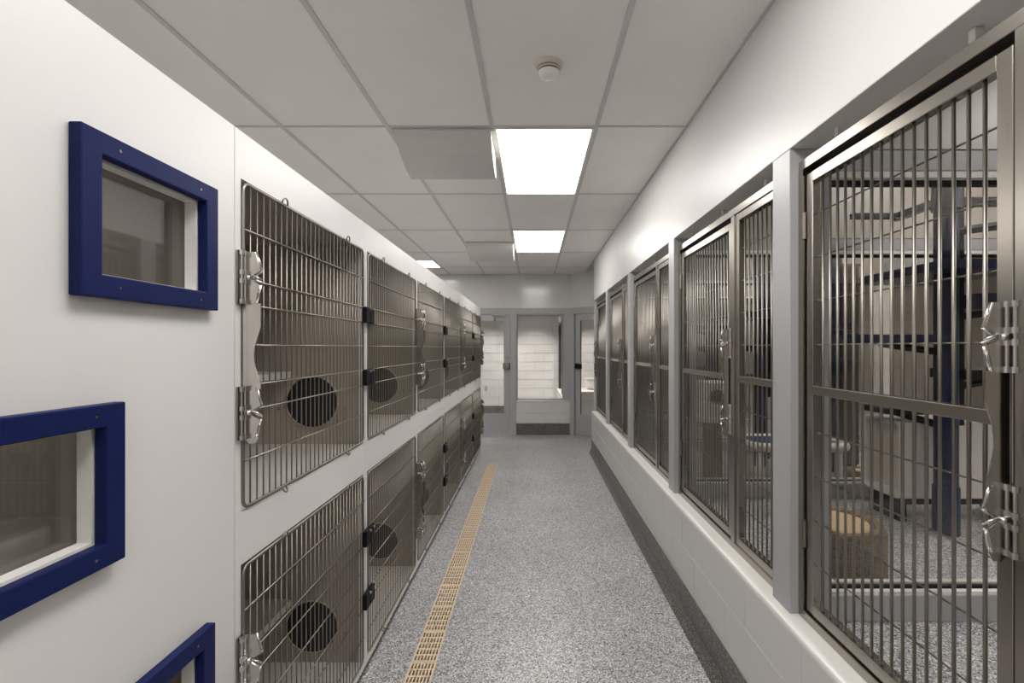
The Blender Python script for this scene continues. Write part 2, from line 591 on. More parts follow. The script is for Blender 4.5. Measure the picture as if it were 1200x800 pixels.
def make_latch(parent, x, y, z, sx, sy, flip_name=''):
    """x,y,z: door edge at the top of the upper latch, relative to the parent; sx = outward direction, sy = direction from the door edge to the fixed side"""
    def plate():
        z1, z0 = -.135, -.36
        pts = [(.004, z1), (.050, z1)]
        for i in range(13):
            a = i / 12
            zz = z1 - .06 + (z0 + .05 - z1 + .02) * a
            pts.append((.050 - .018 * math.sin(PI * a) ** 1.2, zz))
        pts += [(.050, z0), (.004, z0)]
        mb = MB().prism([(sx * u, v) for u, v in pts], 'y', -.0015, .0015)
        return mb
    def tab():
        return MB().prism([(sx * u, v) for u, v in [(.006, -.488), (.02, -.505), (.036, -.503), (.044, -.488)]], 'y', -.0015, .0015)
    def head():
        mb = MB().prism([(sx * u, v) for u, v in latch_head()], 'y', -.003, .003)
        return mb
    def rim():
        mb = MB()
        for pl in ([(.036, .0), (.051, -.047)], [(.048, -.086), (.037, -.135)]):
            a, b = [(sx * u, 0.004, v) for u, v in pl]
            mb.tube([a, b], .0028, 6)
        mb.tube([(sx * .051, .006, -.05), (sx * .022, .008, -.068), (sx * .050, .006, -.080)], .0028, 6)
        mb.sphere((sx * .020, -.005, -.068), .0075)
        mb.tube([(sx * .020, -.006, -.068), (sx * .036, -.010, -.062), (sx * .056, -.004, -.074)], .0022, 6)
        return mb
    def keeper():
        mb = MB()
        for u, dy in ((.010, .003), (.010, .0185)):
            mb.cyl((sx * u, sy * dy, -.135), (sx * u, sy * dy, .0), .0032, 8)
        for zz in (-.004, -.055, -.078, -.131):
            for dy in (.003, .0185):
                mb.cyl((sx * .010, sy * dy, zz - .006), (sx * .010, sy * dy, zz + .006), .0062, 8)
        return mb
    def keeper_plate():
        return MB().prism([(sy * -.002, -.137), (sy * .025, -.137), (sy * .025, .002), (sy * -.002, .002)], 'x', 0, sx * .004)
    root = put('latch', shared(('latch', sx, sy), plate), 'plate', parent, (x, y, z))
    put('latch_tab', shared(('latch_tab', sx), tab), 'plate', parent, (x, y, z))
    for dz in (0.0, -.355):
        # siblings on the door so that no fourth level is needed
        put('latch_head', shared(('latch_head', sx, sy), head), 'plate', parent, (x, y - sy * .0, z + dz))
        put('latch_bail', shared(('latch_bail', sx, sy), rim, True), 'chrome', parent, (x, y, z + dz))
        put('keeper_plate', shared(('keeper_plate', sx, sy), keeper_plate), 'steel', parent, (x, y, z + dz))
        put('latch_keeper', shared(('latch_keeper', sx, sy), keeper), 'chrome', parent, (x, y, z + dz))
    return root

# ------------------------------------------------------------------ fronts of the cat rooms
XF = 0.922      # face of the fixed frame
XD = 0.930      # face of the doors
ROD = 0.0373
WIRE_Z = [0.45, 0.303, 0.157, 0.0096, -0.285, -0.435, -0.583, -0.731]

def barred_leaf(parent, name, ya, yb, z0, z1, xd, stile=.034):
    """frame of square tube with vertical rods; one part with sub-parts"""
    fr = put(name, MB().box(0, .03, ya, ya + stile, z0, z1), 'steel', parent, (xd, 0, 0), bevel=.0025)
    put('stile', MB().box(0, .03, yb - stile, yb, z0, z1), 'steel', fr, bevel=.0025)
    put('rail', MB().box(0, .03, ya + stile, yb - stile, z1 - .034, z1), 'steel_h', fr, bevel=.002)
    put('rail', MB().box(0, .03, ya + stile, yb - stile, z0, z0 + .034), 'steel_h', fr)
    zm = CAM_H - .142
    put('rail', MB().box(-.001, .03, ya + stile, yb - stile, zm - .015, zm + .015), 'steel_h', fr, bevel=.002)
    n = int(round((yb - ya - 2 * stile) / ROD)) - 1
    for i in range(n):
        y = ya + stile + (yb - ya - 2 * stile) * (i + 1) / (n + 1)
        put('rod', shared(('rod', round(z1 - z0, 3)), lambda: MB().cyl((0, 0, z0 + .03), (0, 0, z1 - .03), .0042, 8), True), 'rod', fr, (.013, y, 0))
    for dz in WIRE_Z:
        put('cross_wire', MB().cyl((.0195, ya + stile - .004, CAM_H + dz), (.0195, yb - stile + .004, CAM_H + dz), .0024, 6), 'wire', fr)
    return fr

def run_front(i, ya, yb, ydiv, label):
    """fixed frame from ya to yb (post to post); ydiv = divider between the near panel and the far door"""
    t = thing('cat_room_front', label, 'barred gate', (0, 0, 0), 'steel barred fronts of the cat rooms')
    fw = .028
    frame = MB()
    z0, z1 = CURB + .003, 2.172
    put('frame_sill', MB().box(0, .05, ya, yb, z0, z0 + .030), 'steel_h', t, (XF, 0, 0), bevel=.002)
    put('frame_header', MB().box(0, .05, ya, yb, z1 - .034, z1), 'steel_h', t, (XF, 0, 0), bevel=.002)
    put('frame_jamb', MB().box(0, .05, ya, ya + fw, z0 + .03, z1 - .034), 'steel', t, (XF, 0, 0))
    put('frame_jamb', MB().box(0, .05, yb - fw, yb, z0 + .03, z1 - .034), 'steel', t, (XF, 0, 0))
    put('frame_mullion', MB().box(0, .05, ydiv - .018, ydiv + .018, z0 + .03, z1 - .034), 'steel', t, (XF, 0, 0))
    # black strips put behind the gaps round the door for their shade
    gap_strips = MB()
    g0, g1 = ydiv + .018, yb - fw
    zt, zb = z1 - .034, z0 + .03
    gap_strips.box(.036, .046, g0, g1, zt - .04, zt).box(.036, .046, g0, g1, zb, zb + .03)
    gap_strips.box(.036, .046, g0, g0 + .03, zb, zt).box(.036, .046, g1 - .03, g1, zb, zt)
    put('door_gap_shade', gap_strips, 'rubber', t, (XF, 0, 0))
    d = barred_leaf(t, 'door', g0 + .011, g1 - .008, zb + .006, zt - .020, XD)
    make_latch(d, 0.0, g0 + .016, CAM_H + .088, -1, -1)
    for zz in (0.85, 1.9):
        put('hinge', MB().cyl((-.004, g1 - .002, zz), (-.004, g1 - .002, zz + .09), .007, 10), 'wire', d)
    if ydiv - ya > .2:
        barred_leaf(t, 'side_panel', ya + fw, ydiv - .018, zb, zt, XF + .006)
    # white shims between header and soffit
    for yy in (ya + .18, (ya + yb) / 2, yb - .16):
        put('shim', MB().box(0, .02, yy - .009, yy + .009, 0, SOFF - z1 - .001), 'plaster', t, (XF + .03, 0, z1), bevel=.002)
    return t

names = ['barred steel front beside the camera, nearly outside the frame',
         'nearest tall barred steel gate, filling the right edge of the view',
         'barred steel gate between the first and second grey posts from the camera',
         'barred steel gate between the second and third grey posts from the camera',
         'barred steel gate between the third and fourth grey posts from the camera']
for i in range(5):
    ya, yb = POST[i] + PW, POST[i + 1]
    ydiv = ya + .428
    if i == 1:
        ydiv = 0.897
    run_front(i, ya + .0015, yb - .0015, ydiv, names[i])
# last, short front with its latch at the far end
t = thing('cat_room_front', 'narrow barred steel gate past the last grey post, beside the end door', 'barred gate', (0, 0, 0), 'steel barred fronts of the cat rooms')
ya, yb = POST[5] + PW + .0015, YE - .012
put('frame_sill', MB().box(0, .05, ya, yb, CURB + .003, CURB + .033), 'steel_h', t, (XF, 0, 0))
put('frame_header', MB().box(0, .05, ya, yb, 2.138, 2.172), 'steel_h', t, (XF, 0, 0))
put('frame_jamb', MB().box(0, .05, ya, ya + .03, CURB + .033, 2.138), 'steel', t, (XF, 0, 0))
put('frame_jamb', MB().box(0, .05, yb - .03, yb, CURB + .033, 2.138), 'steel', t, (XF, 0, 0))
d = barred_leaf(t, 'door', ya + .036, yb - .036, CURB + .04, 2.118, XD)
make_latch(d, 0, yb - .03, CAM_H + .088, -1, 1)

# ------------------------------------------------------------------ cage bank on the left
PITCH = 0.957
CY0 = 1.232
CDEP = 0.70
def cage(i, upper):
    z0, z1 = (1.03, 2.10) if upper else (0.07, 1.03)
    o0, o1 = (1.097, 1.975) if upper else (0.103, 0.957)
    zf = o0 - .006                                # inside floor level
    y0 = CY0 + i * PITCH
    tier = 'upper' if upper else 'lower'
    if i == 0:
        lab = '%s wire-door cat cage next to the blue framed windows' % tier
    elif i == 5:
        lab = '%s wire-door cat cage at the far end of the bank' % tier
    else:
        lab = '%s wire-door cat cage, %s from the blue framed windows' % (tier, ORD[i])
    t = thing('cat_cage', lab, 'cat cage', (XL, y0, z0), 'wire-door cat cages')
    H = z1 - z0
    a0, a1 = .026, PITCH - .026
    b0, b1 = o0 - z0, o1 - z0
    key = ('cage', upper)
    ff = shared(('face_frame', upper), lambda: MB().box(-.02, 0, .0008, a0, .0001, H - .0001).box(-.02, 0, a1, PITCH - .0008, .0001, H - .0001)
                .box(-.02, 0, a0, a1, .0001, b0).box(-.02, 0, a0, a1, b1, H - .0001))
    put('face_frame', ff, 'laminate', t)
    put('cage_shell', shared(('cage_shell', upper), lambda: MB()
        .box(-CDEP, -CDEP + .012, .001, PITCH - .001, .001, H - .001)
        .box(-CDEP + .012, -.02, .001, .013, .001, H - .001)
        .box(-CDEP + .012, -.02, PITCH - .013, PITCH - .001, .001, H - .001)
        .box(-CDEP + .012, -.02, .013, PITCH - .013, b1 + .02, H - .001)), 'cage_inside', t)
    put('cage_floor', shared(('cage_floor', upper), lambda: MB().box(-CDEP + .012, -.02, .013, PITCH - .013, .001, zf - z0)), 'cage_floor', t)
    if upper and i < 6:
        put('top_panel', shared('top_panel', lambda: MB().box(-CDEP, -.0205, .0, PITCH, H - .0005, H + .004)), 'laminate', t)
    zs = (1.42 if upper else 0.385) - z0
    put('resting_shelf', shared('resting_shelf', lambda: MB().box(-CDEP + .012, -.33, .013, PITCH - .013, -.028, 0)), 'cage_floor', t, (0, 0, zs))
    if i < 5:
        zc = (1.283 if upper else .262) - z0
        pt = put('portal', shared('portal', lambda: MB().cyl((0, 0, 0), (0, .006, 0), .114, 40)), 'portal', t, (-.235, PITCH - .019, zc))
        put('portal_ring', shared('portal_ring', lambda: MB().tube([(.118 * math.cos(2 * PI * k / 40), -.001, .118 * math.sin(2 * PI * k / 40)) for k in range(40)], .004, 6, closed=True), True), 'cage_inside', pt)
        for sx in (-1, 1):
            put('portal_screw', shared('portal_screw', lambda: MB().cyl((0, -.003, 0), (0, .004, 0), .006, 8)), 'wire', pt, (sx * .15, 0, -.03))
    # wire door
    cz = (b0 + b1) / 2
    d0, d1 = a0 + .006, a1 - .006
    e0, e1 = b0 + .008, b1 - .008
    def frame():
        pts = []
        r = .022
        for cy, cc, s in ((d1 - r, e1 - r, 0), (d0 + r, e1 - r, 1), (d0 + r, e0 + r, 2), (d1 - r, e0 + r, 3)):
            for k in range(5):
                a = (s + k / 4) * PI / 2
                pts.append((0, cy + r * math.cos(a), cc + r * math.sin(a)))
        return MB().tube(pts, .0046, 8, closed=True)
    near = i % 2 == 0
    door = put('door', shared(('door', upper), frame, True), 'wire', t, (.002, 0, 0))
    n = 27
    for k in range(n):
        y = d0 + (d1 - d0) * (k + 1) / (n + 1)
        put('vertical_wire', shared(('vertical_wire', upper), lambda: MB().cyl((0, 0, e0), (0, 0, e1), .0022, 6), True), 'wire', door, (0, y, 0))
    for dz in (-.306, -.175, -.1075, 0, .1075, .175, .306):
        put('cross_wire', shared('cross_wire', lambda: MB().cyl((.0045, d0, 0), (.0045, d1, 0), .0026, 6), True), 'wire', door, (0, 0, cz + dz))
    for yy in (.24, .76):
        put('wire_loop', shared('wire_loop', lambda: MB().tube([(.008 + .004 * math.sin(k / 8 * PI), .016 * math.cos(k / 8 * PI), .018 * math.sin(k / 8 * PI)) for k in range(9)], .0028, 6), True), 'wire', door, (0, yy * PITCH, e1))
        put('wire_loop', shared('wire_loop_low', lambda: MB().tube([(.006 + .008 * math.sin(k / 8 * PI), .012 * math.cos(k / 8 * PI), -.016 * math.sin(k / 8 * PI)) for k in range(9)], .0028, 6), True), 'wire', door, (0, yy * PITCH, e0))
    make_latch(door, 0.0, (d0 - .004) if near else (d1 + .004), cz + .245, 1, -1 if near else 1)
    if near:                                     # hinges on the far divider join this door to its neighbour
        for dz in (.141, -.141):
            h = put('hinge', shared('hinge', lambda: MB().box(.004, .024, -.040, .0125, -.036, .036)), 'black', door, (0, d1 + .018, cz + dz), bevel=.004)
            # hinge pin is a visible small bright screw
            put('hinge_pin', shared('hinge_pin', lambda: MB().cyl((.022, .0, .026), (.03, .0, .026), .007, 8)), 'chrome', door, (0, d1 + .018, cz + dz))
    else:
        for dz in (.141, -.141):
            put('hinge', shared('hinge_leaf', lambda: MB().box(.004, .024, .0015, .058, -.036, .036)), 'black', door, (0, 0, cz + dz), bevel=.004)
            put('hinge_pin', shared('hinge_screw', lambda: MB().cyl((.022, .036, .026), (.03, .036, .026), .007, 8)), 'chrome', door, (0, 0, cz + dz))
    return t
for i in range(6):
    cage(i, True)
    cage(i, False)
# kick plinth and end panel of the bank
YEND = CY0 + 6 * PITCH
t = put('cage_plinth', MB().box(XL - .62, XL - .07, CY0 + .01, YEND - .02, 0, .07), 'flake_base')
tag(t, 'dark recessed plinth under the lower row of cages', 'plinth')
t = put('cage_end_panel', MB().box(XL - CDEP, XL - .0005, YEND + .0008, YEND + .018, .02, 2.10), 'laminate')
tag(t, 'white end panel closing the far end of the cage bank', 'panel')

# ------------------------------------------------------------------ cabinet with the blue framed windows
CAB0 = -1.6
wins = [(0.79, 1.135, 1.617, 1.905, 'top blue framed window on the white cabinet'),
        (0.532, 0.877, 1.145, 1.431, 'middle blue framed window, cut off by the left edge'),
        (0.780, 1.125, 0.598, 0.884, 'bottom blue framed window at the lower edge of the view')]
cab = thing('cat_condo_cabinet', 'large white laminate cabinet carrying the blue framed windows', 'cabinet', (XL, CAB0, 0))
def panel_with_holes(y0, y1, z0, z1, holes, x0, x1):
    ys = sorted({y0, y1} | {h[0] for h in holes} | {h[1] for h in holes})
    zs = sorted({z0, z1} | {h[2] for h in holes} | {h[3] for h in holes})
    mb = MB()
    V = {}
    def v(x, y, z):
        k = (round(x, 5), round(y, 5), round(z, 5))
        if k not in V:
            V[k] = mb.bm.verts.new(k)
        return V[k]
    def hole(i, j):
        if i < 0 or j < 0 or i >= len(ys) - 1 or j >= len(zs) - 1:
            return True
        yc, zc = (ys[i] + ys[i + 1]) / 2, (zs[j] + zs[j + 1]) / 2
        return any(h[0] < yc < h[1] and h[2] < zc < h[3] for h in holes)
    for i in range(len(ys) - 1):
        for j in range(len(zs) - 1):
            if hole(i, j):
                continue
            a, b, c, d = ys[i], ys[i + 1], zs[j], zs[j + 1]
            for x in (x0, x1):
                mb._poly([v(x, a, c), v(x, b, c), v(x, b, d), v(x, a, d)])
            for (di, dj, p, q) in ((-1, 0, (a, c), (a, d)), (1, 0, (b, c), (b, d)), (0, -1, (a, c), (b, c)), (0, 1, (a, d), (b, d))):
                if hole(i + di, j + dj):
                    mb._poly([v(x0, *p), v(x0, *q), v(x1, *q), v(x1, *p)])
    return mb
holes = [(a + .036 - CAB0, b - .036 - CAB0, c + .036, d - .036) for a, b, c, d, _ in wins]
put('front_panel', panel_with_holes(0, CY0 - .0015 - CAB0, .07, 2.10, holes, -.03, 0), 'laminate', cab)
L = CY0 - CAB0 - .003
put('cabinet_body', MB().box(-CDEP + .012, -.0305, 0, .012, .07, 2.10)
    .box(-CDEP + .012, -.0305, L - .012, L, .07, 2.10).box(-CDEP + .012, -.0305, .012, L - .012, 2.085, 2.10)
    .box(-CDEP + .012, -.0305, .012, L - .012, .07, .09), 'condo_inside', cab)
for z in (0.56, 1.10, 1.58):
    put('cabinet_shelf', MB().box(-CDEP + .012, -.0305, .012, L - .012, z - .015, z), 'condo_inside', cab)
put('cabinet_plinth', MB().box(-.62, -.07, .01, L, 0, .07), 'flake_base', cab)
for a, b, c, d, lab in wins:
    w, h = b - a, d - c
    o = (0, a - CAB0, c)
    def ring():
        mb = panel_with_holes(0, w, 0, h, [(.04, w - .04, .04, h - .04)], .0005, .0225)
        return mb
    t = put('window_frame', ring(), 'blue', cab, o, bevel=.0025)
    t['label'] = lab
    put('inner_liner', panel_with_holes(.0365, w - .0365, .0365, h - .0365, [(.044, w - .044, .044, h - .044)], -.026, -.0005), 'white_plastic', t)
    put('glass_pane', MB().box(-.0315, -.0275, .02, w - .02, .02, h - .02), 'glass', t)
    for yy in (.075, w - .06):
        for zz in (.02, h - .02):
            put('screw', shared('screw', lambda: MB().cyl((0, 0, 0), (.001, 0, 0), .0028, 8)), 'steel', t, (.0222, yy, zz))

# ------------------------------------------------------------------ end wall of the corridor
xd0, xd1 = -1.31, -0.404      # left door leaf
xj = -0.299
xw1 = 0.538
xp = 0.658
struct(put('wall_back', MB().box(-3.4, xp, YB, YB + .14, 2.222, CEIL + .02).box(-3.4, xd0 - .10, YB, YB + .14, 0, 2.222), 'back_paint'))
tr = sroot('trim_30', (0, YB, 0))
put('frame_head', MB().box(xd0 - .10, xp, -.012, .15, 2.115, 2.2215), 'hm', tr, bevel=.003)
put('frame_jamb', MB().box(xd1, xj, -.012, .15, 0, 2.115), 'hm', tr, bevel=.003)
put('frame_jamb', MB().box(xd0 - .10, xd0, -.012, .15, 0, 2.115), 'hm', tr, bevel=.003)
put('frame_jamb', MB().box(xw1, xp, -.012, .15, 0.603, 2.115), 'hm', tr, bevel=.003)
# low block wall under the window
lw = struct(put('wall_back_low', MB().box(xj, xp - .02, YB + .005, YB + .14, 0, .575), 'mortar_lit'))
put('base_band', MB().box(xj, xp - .02, YB - .004, YB + .006, 0, .20), 'flake_base', lw)
for r in range(2):
    xx = xj + .001
    ln = .415 if r == 0 else .21
    while xx < xp - .03:
        l = min(ln, xp - .021 - xx)
        put('block', MB().box(0, l - .003, 0, .02, .0015, .1875), 'block', lw, (xx, YB - .006, .2025 + r * .19), bevel=.0015, seg=1)
        xx += l
        ln = .41
put('cap', MB().box(xj, xp - .01, YB - .012, YB + .15, .5835, .603), 'white_plastic', lw, bevel=.008)
w = sroot('window_20', (0, YB, 0))
put('window_frame', MB().box(xj, xj + .018, .02, .12, .604, 2.1145).box(xw1 - .02, xw1 - .0005, .02, .12, .604, 2.1145).box(xj + .018, xw1 - .02, .02, .12, .604, .63).box(xj + .018, xw1 - .02, .02, .12, 2.09, 2.1145), 'hm', w)
put('gasket', MB().box(xj + .018, xj + .023, .055, .065, .63, 2.09).box(xw1 - .025, xw1 - .02, .055, .065, .63, 2.09).box(xj + .018, xw1 - .02, .055, .065, 2.083, 2.09), 'rubber', w)
put('glass_pane', MB().box(xj + .018, xw1 - .02, .062, .066, .63, 2.09), 'glass', w)

def glazed_door(name, loc, rz, width, hinge_left=True):
    """leaf with a large glass light; local x across, y into the wall"""
    d = sroot(name, loc, rz)
    h = 2.105
    st = .095
    gz0, gz1 = .36, 2.01
    put('door_leaf', MB().box(.004, st, 0, .045, .01, h).box(width - st, width - .004, 0, .045, .01, h)
        .box(st, width - st, 0, .045, .01, gz0).box(st, width - st, 0, .045, gz1, h), 'hm_door', d)
    put('glazing_bead', MB().box(st, st + .014, -.006, .0, gz0, gz1).box(width - st - .014, width - st, -.006, 0, gz0, gz1)
        .box(st, width - st, -.006, 0, gz0, gz0 + .014).box(st, width - st, -.006, 0, gz1 - .014, gz1), 'hm', d)
    put('gasket', MB().box(st + .014, st + .019, .015, .02, gz0 + .014, gz1 - .014).box(width - st - .019, width - st - .014, .015, .02, gz0 + .014, gz1 - .014), 'rubber', d)
    put('glass_pane', MB().box(st, width - st, .02, .025, gz0, gz1), 'glass', d)
    return d, st
d, st = glazed_door('door_1', (xd0, YB + .02, 0), 0, xd1 - xd0)
W1 = xd1 - xd0
hd = put('lock_case', MB().box(W1 - .13, W1 - .03, -.045, -.001, 1.15, 1.26), 'steel', d, bevel=.006)
put('door_handle', MB().box(W1 - .125, W1 - .015, -.065, -.046, 1.16, 1.25), 'steel', d, bevel=.006)
put('lock_face', MB().box(W1 - .028, W1 - .006, -.03, -.001, 1.15, 1.26), 'black', d)
put('lock_cylinder', MB().cyl((W1 - .05, -.012, 1.36), (W1 - .05, 0, 1.36), .018, 14), 'steel', d)
cl = put('door_closer', MB().box(.36, .62, -.06, -.001, 1.99, 2.08), 'hm', d, bevel=.005)
put('closer_arm', MB().box(.60, .82, -.05, -.035, 2.083, 2.098), 'steel', d)

# angled wall with the second glazed door
ang = -PI / 4
dw = sroot('wall_angled', (xp, YB, 0), ang)
put('upper_wall', MB().box(0, 1.75, 0, .12, 2.222, CEIL + .02).box(1.16, 1.75, 0, .12, 0, 2.222), 'back_paint', dw)
tr2 = sroot('trim_31', (xp, YB, 0), ang)
put('frame_head', MB().box(-.005, 1.16, -.012, .12, 2.115, 2.2215), 'hm', tr2, bevel=.003)
put('frame_jamb', MB().box(-.005, .075, -.012, .12, 0, 2.115), 'hm', tr2, bevel=.003)
put('frame_jamb', MB().box(1.06, 1.16, -.012, .12, 0, 2.115), 'hm', tr2, bevel=.003)
rt = 1 / math.sqrt(2)
d2, st = glazed_door('door_2', (xp + rt * .08 + rt * .03, YB - rt * .08 + rt * .03, 0), ang, .97)
put('lock_case', MB().box(.010, .095, -.045, -.001, 1.15, 1.26), 'steel', d2, bevel=.006)
put('door_handle', MB().box(.035, .185, -.068, -.046, 1.165, 1.245), 'black', d2, bevel=.006)
put('door_closer', MB().box(.40, .66, -.06, -.001, 1.99, 2.08), 'hm', d2, bevel=.005)

# ------------------------------------------------------------------ vestibule behind the glass
YV = 10.9
vw = struct(put('wall_vestibule', MB().box(-3.4, 3.2, YV, YV + .1, 0, CEIL + .02), 'joint'))
for r in range(0, 13):
    xx = -2.0 + (.2 if r % 2 else 0)
    while xx < 2.4:
        put('block', shared('block_far', lambda: MB().box(.004, .4024, -.008, .004, .004, .196)), 'block', vw, (xx, YV, .20 + r * .2))
        xx += .4064
put('base_band', MB().box(-3.4, 3.2, YV - .010, YV + .004, 0, .20), 'flake_base', vw)
struct(put('wall_vestibule_left', MB().box(-2.1, -2.0, YB + .15, YV, 0, CEIL + .02), 'paint'))
struct(put('wall_vestibule_right', MB().box(2.6, 2.7, YW + .2, YV, 0, CEIL + .02), 'paint'))
# glazed partition dividing the vestibule
pw = struct(put('wall_divider_low', MB().box(.545, .675, YB + .16, YV - .012, 0, .58), 'block'))
put('cap', MB().box(.535, .685, YB + .16, YV - .012, .58, .603), 'white_plastic', pw, bevel=.006)
w = sroot('window_21', (.61, YB, 0))
put('window_frame', MB().box(-.05, .05, 1.1, 1.2, .604, 2.15).box(-.05, .05, 2.42, 2.515, .604, 2.15).box(-.05, .05, .16, .24, .604, 2.15).box(-.05, .05, .24, 2.42, 2.08, 2.15), 'hm', w)
put('gasket', MB().box(-.035, .035, 1.085, 1.0995, .604, 2.08).box(-.035, .035, 1.2005, 1.215, .604, 2.08).box(-.035, .035, 2.405, 2.4195, .604, 2.08), 'rubber', w)
struct(put('wall_divider_top', MB().box(.55, .67, YB + .16, YV - .012, 2.1505, CEIL + .02), 'paint'))
def downlight(x, y, label, watts=135):
    t = thing('downlight', label, 'downlight', (x, y, CEIL + .019), 'recessed downlights behind the end glass')
    smooth(put('trim_ring', MB().lathe([(0, -.004), (.06, -.004), (.09, -.006), (.095, 0), (0, 0)], 28), 'white_plastic', t))
    put('lens', MB().lathe([(0, -.008), (.058, -.008), (.058, -.0045), (0, -.0045)], 24), 'lamp', t)
    ld = bpy.data.lights.new('downlight_beam', 'SPOT')
    ld.energy = watts
    ld.spot_size = math.radians(92)
    ld.spot_blend = 0.55
    ld.shadow_soft_size = 0.05
    ld.color = CORRIDOR_TINT
    lo = bpy.data.objects.new('downlight_beam', ld)
    COL.objects.link(lo)
    lo.parent = t
    lo.location = (0, 0, -.012)
    return t
downlight(-.95, 10.05, 'recessed downlight in the room behind the left end door')
downlight(.0, 10.05, 'recessed downlight in the room behind the end window')
downlight(1.25, 10.05, 'recessed downlight in the room behind the right end door')
o = put('wall_outlet', MB().box(-.035, .035, -.008, 0, -.058, .058), 'hm', None, (-1.08, YV - .006, .60), bevel=.003)
tag(o, 'small grey outlet plate on the block wall behind the left end door', 'outlet')
# ledge with a folded white tub behind the right door
t = thing('utility_sink', 'white rounded sink on a pale ledge behind the right end door', 'sink', (1.45, 10.2, 0))
put('ledge', MB().box(-.55, .75, -.25, .66, 0.45, .62), 'white_plastic', t, bevel=.02)
put('ledge_base', MB().box(-.5, .7, -.2, .66, 0.0, .45), 'block', t)
smooth(put('basin', MB().lathe([(0, .62), (.16, .62), (.22, .70), (.25, .86), (.24, .86), (.2, .72), (0, .66)], 24, (-.10, .2)), 'white_plastic', t))

# ------------------------------------------------------------------ cat room furniture
def platform_mesh(w, d, h):
    r = .04
    pts = []
    for cx, cy, s in ((w - r, d - r, 0), (r, d - r, 1), (r, r, 2), (w - r, r, 3)):
        for k in range(5):
            a = (s + k / 4) * PI / 2
            pts.append((cx + r * math.cos(a), cy + r * math.sin(a)))
    return MB().prism(pts, 'z', 0, h)

def cat_tree(x, y, label, plats, arms=True):
    t = thing('cat_tree', label, 'cat tree', (x, y, RUNF), 'navy cat trees in the cat rooms')
    smooth(put('pole', MB().cyl((0, 0, 0.0), (0, 0, 1.80), .052, 24), 'navy', t))
    smooth(put('base_sleeve', MB().lathe([(0, 0), (.058, 0), (.058, .24), (.053, .25), (0, .25)], 24), 'navy', t))
    smooth(put('top_collar', MB().lathe([(0, 1.68), (.062, 1.68), (.062, 1.81), (0, 1.81)], 24), 'navy', t))
    put('pole_strip', MB().box(.046, .085, -.012, .012, .56, 1.80), 'black', t)  # black square strip along one side of the pole
    if arms:
        put('arm', MB().box(-.02, .02, .05, .36, 1.715, 1.755), 'navy', t)
        put('arm', MB().box(-.28, -.02, .30, .335, 1.72, 1.75), 'black', t)
        put('arm', MB().box(.06, .60, -.015, .015, 1.70, 1.745), 'black', t)
        put('arm', MB().tube([(.06, .0, 1.57), (.5, -.25, 1.60)], .022, 4), 'black', t)
    for (dx, dy, z, w, d, h, mat) in plats:
        pl = put('platform', platform_mesh(w, d, h), mat, t, (dx, dy, z))
        put('platform_support', MB().tube([(dx + w / 2, dy + d / 2, z), (0, 0, z - .05)], .02, 6), 'black', t)
    return t

ct = cat_tree(2.15, 2.49, 'navy cat tree with platforms beside the white cubby, behind the nearest gate', [
    (-.17, -.20, 1.345, .50, .64, .045, 'navy'),
    (-.58, -.10, .985, .55, .30, .045, 'navy'),
    (.06, -.12, 1.165, .62, .30, .07, 'navy'),
    (.06, -.06, .80, .60, .26, .05, 'black'),
    (-.22, .10, .60, .24, .24, .03, 'black')])
cat_tree(1.86, 3.92, 'navy cat tree behind the narrow bars beside the first grey post', [
    (-.30, -.2, 1.20, .50, .45, .05, 'navy'),
    (-.15, -.15, .93, .34, .30, .05, 'black'),
    (-.25, -.15, .70, .44, .30, .04, 'black'),
    ], arms=False)
cat_tree(1.95, 5.25, 'navy cat tree in the third cat room, behind the second gate', [
    (-.45, -.15, 1.15, .60, .40, .05, 'navy'),
    (-.40, -.12, .95, .55, .30, .04, 'navy'),
    (-.42, -.12, .72, .55, .30, .04, 'navy')], arms=False)
cat_tree(2.33, 3.75, 'slim navy cat tree beside the dark brown cabinet', [
    (-.25, -.09, 1.10, .40, .18, .05, 'navy'),
    (-.25, -.09, .84, .40, .18, .04, 'navy')], arms=False)

def cubby(x, y, label, w=.75, d=.30, h=.42, lift=.135):
    t = thing('cat_cubby', label, 'cat cubby', (x, y, RUNF), 'white cubbies in the cat rooms')
    s = .022
    b = MB()
    b.box(s, w, 0, s, lift, lift + h).box(s, w, d - s, d, lift, lift + h)
    b.box(s, w, s, d - s, lift, lift + s).box(s, w, s, d - s, lift + h - s, lift + h)
    b.box(w - s, w, s, d - s, lift + s, lift + h - s)
    put('cubby_box', b, 'white_plastic', t, bevel=.004)
    rim = MB()
    pts = []
    r = .05
    for cy, cz, q in ((d - r, lift + h - r, 0), (r, lift + h - r, 1), (r, lift + r, 2), (d - r, lift + r, 3)):
        for k in range(6):
            a = (q + k / 5) * PI / 2
            pts.append((.014, cy + (r - .004) * math.cos(a), cz + (r - .004) * math.sin(a)))
    smooth(put('rounded_rim', rim.tube(pts, .016, 8, closed=True), 'white_plastic', t), 80)
    put('inner_back', MB().box(s + .05, s + .055, s, d - s, lift + s, lift + h - s), 'cream_plastic', t)
    put('leg_frame', MB().box(.02, .06, .03, d - .03, 0, lift).box(w - .06, w - .02, .03, d - .03, 0, lift).box(.06, w - .06, .03, .06, lift - .04, lift), 'black', t)
    return t
cubby(2.01, 2.62, 'white open-ended cubby behind the navy pole of the nearest cat tree')
cubby(1.99, 4.12, 'white cubby seen through the narrow bars beside the first grey post', .44, .24)

